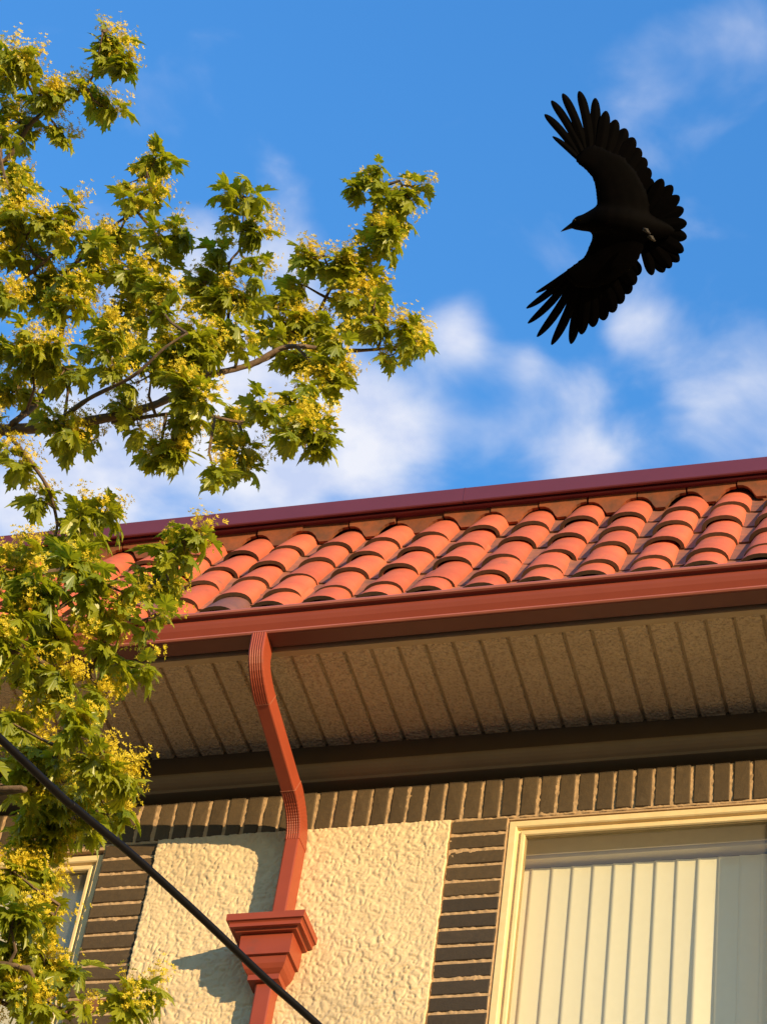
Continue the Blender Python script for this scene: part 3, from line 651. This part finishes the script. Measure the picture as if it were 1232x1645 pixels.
# limbs as pixels of the photograph with a distance, thickness in metres; each begins on the trunk or on another limb
LIMBS = [
    ('limb', [('w', -4.1, 4.05, 5.0), (0, 682, 6.25), (90, 680, 6.2), (180, 678, 6.2), (260, 655, 6.25), (330, 622, 6.3), (400, 588, 6.35), (470, 572, 6.4), (545, 560, 6.45), (620, 566, 6.5), (668, 548, 6.5)], 0.0165, 0.0028),
    ('limb', [(400, 588, 6.35), (440, 555, 6.5), (500, 515, 6.6), (540, 455, 6.65), (575, 405, 6.7), (592, 370, 6.7), (602, 330, 6.7), (625, 295, 6.7)], 0.0066, 0.0021),
    ('limb', [(330, 622, 6.3), (350, 560, 6.4), (362, 510, 6.45), (372, 440, 6.5), (385, 380, 6.5), (392, 320, 6.5)], 0.0060, 0.0021),
    ('limb', [(90, 680, 6.2), (140, 650, 6.1), (215, 600, 6.0), (260, 560, 6.0), (300, 535, 6.0)], 0.0072, 0.0021),
    ('limb', [(20, 681, 6.24), (60, 640, 6.4), (90, 560, 6.45), (95, 500, 6.5), (105, 440, 6.5), (150, 400, 6.55), (200, 370, 6.6), (230, 320, 6.6), (236, 275, 6.6)], 0.0088, 0.0021),
    ('limb', [(180, 678, 6.2), (300, 670, 6.1), (400, 668, 6.1), (450, 668, 6.1), (490, 700, 6.1)], 0.0055, 0.0021),
    ('limb', [('w', -4.05, 4.05, 5.9), (-60, 470, 6.5), (0, 455, 6.5), (60, 430, 6.5), (110, 385, 6.5)], 0.0110, 0.0028),
    ('limb', [('w', -4.05, 4.05, 6.6), (-60, 230, 6.9), (0, 250, 6.9), (60, 195, 6.9), (110, 160, 6.9), (150, 110, 6.9), (165, 50, 6.9)], 0.0110, 0.0021),
    ('limb', [(0, 685, 6.25), (20, 722, 6.1), (50, 745, 6.05), (75, 795, 6.0), (80, 840, 6.0), (85, 890, 6.0), (110, 930, 5.95)], 0.0066, 0.0021),
    ('limb', [('w', -4.08, 4.05, 4.1), (-50, 1070, 5.8), (10, 1022, 5.75), (70, 980, 5.7), (120, 955, 5.7), (150, 925, 5.7)], 0.0110, 0.0028),
    ('limb', [(10, 1022, 5.75), (60, 1075, 5.7), (130, 1078, 5.7), (180, 1040, 5.75), (220, 985, 5.8), (232, 945, 5.85), (262, 905, 5.9), (290, 880, 5.9)], 0.0072, 0.0021),
    ('limb', [('w', -4.1, 4.02, 3.6), (-60, 1290, 5.6), (0, 1262, 5.6), (60, 1240, 5.6), (110, 1205, 5.6), (160, 1180, 5.6)], 0.0099, 0.0021),
    ('limb', [(0, 1262, 5.6), (60, 1300, 5.7), (120, 1310, 5.75), (175, 1290, 5.8)], 0.0055, 0.0021),
    ('limb', [('w', -4.12, 4.0, 3.1), (-60, 1560, 5.5), (0, 1608, 5.5), (60, 1625, 5.5), (90, 1590, 5.55), (110, 1570, 5.6)], 0.0088, 0.0021),
    ('limb', [(0, 1608, 5.5), (30, 1500, 5.6), (70, 1480, 5.6), (95, 1455, 5.6)], 0.0055, 0.0021),
    ('limb', [(60, 1625, 5.5), (120, 1680, 5.55), (180, 1660, 5.6), (205, 1620, 5.6), (222, 1595, 5.6)], 0.0050, 0.0021)]
nodes = []
for (nm, pts, r0, r1) in LIMBS:
    P_ = [Vector((p[1], p[2], p[3] + EYE)) if p[0] == 'w' else T(*p) for p in pts]
    for i in range(1, len(P_) - 1): P_[i] = P_[i] + Vector((rt.uniform(-.012, .012), rt.uniform(-.03, .03), rt.uniform(-.012, .012)))
    C_ = catmull(P_, 7); n = len(C_)
    lb = MB(); lb.tube(C_, [(r0 + (r1 - r0) * (i / (n - 1)) ** .8) * rt.uniform(.9, 1.12) for i in range(n)], 8); lb.build(nm, M_BARK, tree, smooth=True, rel=False)
    nodes += C_[2:]
# leaf clusters: pixel, spread in pixels, distance
CL = [(165, 45, 34, 6.9), (178, 105, 36, 6.85), (165, 165, 34, 6.9), (200, 100, 24, 6.95), (35, 110, 45, 6.9), (85, 150, 45, 6.85), (20, 185, 45, 6.9), (95, 212, 26, 6.9), (10, 285, 38, 6.8), (8, 60 + 30, 30, 6.9),
      (235, 272, 46, 6.6), (222, 325, 34, 6.6), (98, 365, 46, 6.5), (38, 375, 55, 6.5), (185, 365, 46, 6.6), (265, 395, 48, 6.55), (150, 415, 50, 6.5), (60, 440, 55, 6.5), (8, 480, 50, 6.5), (230, 445, 46, 6.5),
      (120, 490, 55, 6.4), (195, 505, 50, 6.4), (260, 495, 50, 6.3), (175, 560, 55, 6.1), (55, 560, 60, 6.3), (100, 590, 50, 6.2), (290, 540, 48, 6.1), (318, 590, 48, 6.1), (20, 620, 50, 6.3), (240, 600, 52, 6.05),
      (330, 635, 46, 6.1), (372, 672, 34, 6.1), (285, 690, 46, 6.1), (215, 660, 44, 6.15), (120, 705, 40, 6.15), (385, 735, 42, 6.05), (350, 770, 30, 6.05), (262, 735, 30, 6.1), (40, 735, 40, 6.05), (95, 690, 36, 6.1), (310, 455, 30, 6.4),
      (394, 322, 44, 6.5), (392, 372, 36, 6.5), (355, 420, 36, 6.5), (400, 415, 28, 6.5), (345, 470, 34, 6.45), (395, 480, 48, 6.45), (440, 500, 46, 6.5), (385, 540, 44, 6.4), (520, 412, 42, 6.65), (487, 455, 18, 6.6), (545, 440, 30, 6.65),
      (600, 300, 44, 6.7), (645, 300, 38, 6.75), (622, 345, 36, 6.7), (605, 385, 40, 6.7), (640, 372, 30, 6.7), (590, 450, 40, 6.6), (600, 500, 40, 6.55), (560, 490, 36, 6.55), (490, 510, 48, 6.5), (535, 545, 44, 6.4), (470, 560, 40, 6.4), (665, 540, 38, 6.5), (640, 565, 26, 6.5), (650, 515, 20, 6.5),
      (515, 600, 40, 6.35), (480, 640, 44, 6.15), (455, 682, 36, 6.1), (500, 690, 46, 6.1), (512, 728, 26, 6.1), (420, 655, 20, 6.1), (535, 575, 30, 6.4),
      (130, 840, 46, 5.95), (160, 825, 30, 5.95), (85, 880, 44, 5.95), (60, 815, 22, 6.0), (300, 868, 42, 5.9), (285, 900, 34, 5.9), (140, 925, 58, 5.8), (25, 905, 48, 5.8), (55, 965, 58, 5.7), (205, 950, 26, 5.8), (252, 945, 38, 5.85), (245, 990, 30, 5.8), (155, 1005, 50, 5.7), (25, 1020, 52, 5.7),
      (95, 1030, 50, 5.7), (195, 1065, 46, 5.75), (180, 1110, 36, 5.75), (25, 1100, 50, 5.65), (80, 1110, 40, 5.65), (130, 1160, 44, 5.6), (170, 1200, 44, 5.6), (60, 1210, 46, 5.6), (15, 1165, 40, 5.6), (185, 1255, 40, 5.6), (130, 1260, 50, 5.65), (50, 1280, 55, 5.6),
      (170, 1310, 40, 5.75), (110, 1320, 50, 5.7), (40, 1340, 50, 5.65), (15, 1400, 45, 5.6), (60, 1430, 40, 5.6), (30, 1480, 48, 5.55), (85, 1470, 34, 5.6), (75, 1530, 40, 5.55), (20, 1550, 46, 5.5), (95, 1580, 44, 5.55), (40, 1610, 46, 5.5), (115, 1615, 30, 5.55), (220, 1590, 36, 5.6), (235, 1615, 26, 5.6), (30, 330, 40, 6.7), (10, 230, 26, 6.9),
      (-50, 150, 60, 6.9), (-50, 400, 60, 6.5), (-50, 560, 60, 6.3), (-50, 720, 60, 6.2), (-50, 900, 60, 5.8), (-50, 1050, 60, 5.7), (-50, 1200, 60, 5.6), (-50, 1350, 60, 5.6), (-50, 1500, 60, 5.5), (-40, 1630, 50, 5.5)]
# maple leaf outline (right half), unit = leaf width about 1, base at the origin, tip at +y
HALF = [(0.02, 0.0), (.13, -.10), (.24, -.13), (.22, -.02), (.38, -.02), (.36, .07), (.52, .16), (.40, .20), (.43, .30), (.33, .31), (.27, .33), (.27, .42), (.35, .49), (.34, .56), (.46, .66), (.32, .65), (.26, .71), (.18, .65)]
HALF2 = [(.09, .72), (.16, .80), (.07, .84), (.0, 1.02)]
outl = HALF + HALF2[:-1]; OUT = outl + [HALF2[-1]] + [(-a, b) for a, b in outl[::-1]]
def leaf_shape(fold, droop, wav, seed):
    r = random.Random(seed); n = len(OUT); v = []
    for (a, b) in [(0, .22)] + [(a * r.uniform(.93, 1.07), b * r.uniform(.95, 1.05)) for a, b in OUT]:
        z = fold * abs(a) - droop * max(0, b) ** 2 - droop * .9 * a * a + wav * math.sin(9 * a + seed) * .5
        v.append((a, b, z))
    v[0] = (0, .22, -droop * .05)
    f = [(0, 1 + i, 1 + (i + 1) % n) for i in range(n)]
    # petiole
    k = len(v); v += [(-.008, 0, 0), (.008, 0, 0), (.006, -.42, .06), (-.006, -.42, .06), (0, 0, .014), (0, -.42, .07)]
    f += [(k, k + 1, k + 2, k + 3), (k + 1, k + 4, k + 5, k + 2), (k + 4, k, k + 3, k + 5)]
    return v, f
SHAPES = [leaf_shape(.30, .45, .08, 1), leaf_shape(.05, .7, .10, 2), leaf_shape(-.25, .55, .06, 3), leaf_shape(.5, .3, .08, 4), leaf_shape(-.45, .6, .08, 5)]
LM = []
for v, f in SHAPES:
    me_ = mesh('leaf', v, f); me_.materials.append(M_LEAF); LM.append(me_)
leaves = []; tw = MB(); fl = MB()
SIDE = BR
for (px, py, rad, t) in CL:
    c0 = T(px, py, t) + FWD * rt.uniform(-.12, .12); R_ = rad / FOC * t
    YEL = rt.choice(((0, 1, 1), (1, 2, 2), (2, 2, 3), (2, 3, 3)))
    nb = min(nodes, key=lambda q: (q - c0).length)
    d_ = c0 - nb
    if d_.length > .01:
        mid = nb + d_ * .5 + Vector((rt.uniform(-.02, .02), rt.uniform(-.02, .02), -.1 * d_.length)); tw.tube([nb, mid, c0], [.0045, .0035, .0022], 5)
    nshoot = max(2, round((R_ / .0275) ** 1.9))
    for s_ in range(nshoot):
        if nshoot == 1: c1 = c0
        else:
            while True:
                o_ = Vector((rt.uniform(-1, 1), rt.uniform(-1, 1), rt.uniform(-1, 1)))
                if o_.length < 1: break
            c1 = c0 + o_ * R_ * .84
            tw.tube([c0, (c0 + c1) / 2 + Vector((0, 0, -.006)), c1], [.0025, .002, .0014], 4)
        nl = rt.randint(7, 9); ph = rt.random() * 6.28
        for k in range(nl):
            az = ph + 2.4 * k + rt.uniform(-.3, .3); el = rt.uniform(-1.2, .55)
            y_ax = Vector((math.cos(az) * math.cos(el), math.sin(az) * math.cos(el), math.sin(el))).normalized()
            up_ = Vector((math.cos(az) * .5 + rt.uniform(-.5, .5), math.sin(az) * .5 + rt.uniform(-.5, .5), .8)) + SUN * .5
            x_ax = y_ax.cross(up_).normalized(); z_ax = x_ax.cross(y_ax)
            size = rt.uniform(.027, .054) * (1.12 if py > 800 else 1.0)
            pos = c1 + y_ax * size * .30
            leaves.append((pos, Matrix((x_ax, y_ax, z_ax)).transposed(), size, rt.randrange(5), (pos - Vector((0, 0, EYE))).length, px, py))
        # blossom sprays: small pale yellow flowers on fine stalks
        for q in range(rt.choice(YEL)):
            h0 = c1 + Vector((rt.uniform(-.02, .02), rt.uniform(-.02, .02), rt.uniform(-.01, .03)))
            out = (Vector((rt.uniform(-.8, .8), rt.uniform(-.8, .8), rt.uniform(-.3, 1.0))) + SUN * .7).normalized()
            for _ in range(rt.randint(16, 24)):
                e_ = h0 + out * rt.uniform(.012, .040) + Vector((rt.gauss(0, .012), rt.gauss(0, .012), rt.gauss(0, .011)))
                n_ = (e_ - h0).normalized(); a_ = n_.orthogonal().normalized(); b_ = n_.cross(a_); r_ = rt.uniform(.0048, .0074); ps = rt.random() * 6
                vs = [e_ - n_ * .002]; fs = []
                for k in range(5):
                    q1, q2, q3 = ps + k * 1.2566 - .42, ps + k * 1.2566, ps + k * 1.2566 + .42
                    j0 = len(vs); vs += [e_ + (a_ * math.cos(q1) + b_ * math.sin(q1)) * r_ * .7, e_ + (a_ * math.cos(q2) + b_ * math.sin(q2)) * r_ * 1.05 + n_ * .002, e_ + (a_ * math.cos(q3) + b_ * math.sin(q3)) * r_ * .7]
                    fs.append((0, j0, j0 + 1, j0 + 2))
                w_ = a_ * .0006; j0 = len(vs); vs += [h0 - w_, h0 + w_, e_ - n_ * .002]; fs.append((j0, j0 + 1, j0 + 2))
                fl.add(vs, fs)
tw.build('twigs', M_BARK, tree, kind='stuff', rel=False)
fl.build('blossom', M_BLOS, tree, kind='stuff', rel=False)
# the leaves that show largest are parts of their own, the rest is one mass of leaves
vis = [i for i, l in enumerate(leaves) if l[5] > 0]
vis.sort(key=lambda i: -leaves[i][2] / leaves[i][4] * (1 + .35 * abs((leaves[i][1] @ Vector((0, 0, 1))).dot(FWD))))
own = set(vis[:300])
rest = MB()
for i, (pos, rot, size, k, dist, px, py) in enumerate(leaves):
    if i in own:
        o = bpy.data.objects.new('leaf', LM[k]); COL.objects.link(o); o.parent = tree; o.matrix_parent_inverse = Matrix.Translation(-tree.location)
        mm = (rot * size).to_4x4(); mm.translation = pos; o.matrix_basis = mm
    else:
        v, f = SHAPES[k]; rest.add([pos + rot @ (Vector(p) * size) for p in v], f)
rest.build('foliage', M_LEAF, tree, kind='stuff', rel=False)
print('leaves', len(leaves), 'foliage faces', len(rest.f), 'flowers', len(fl.f))
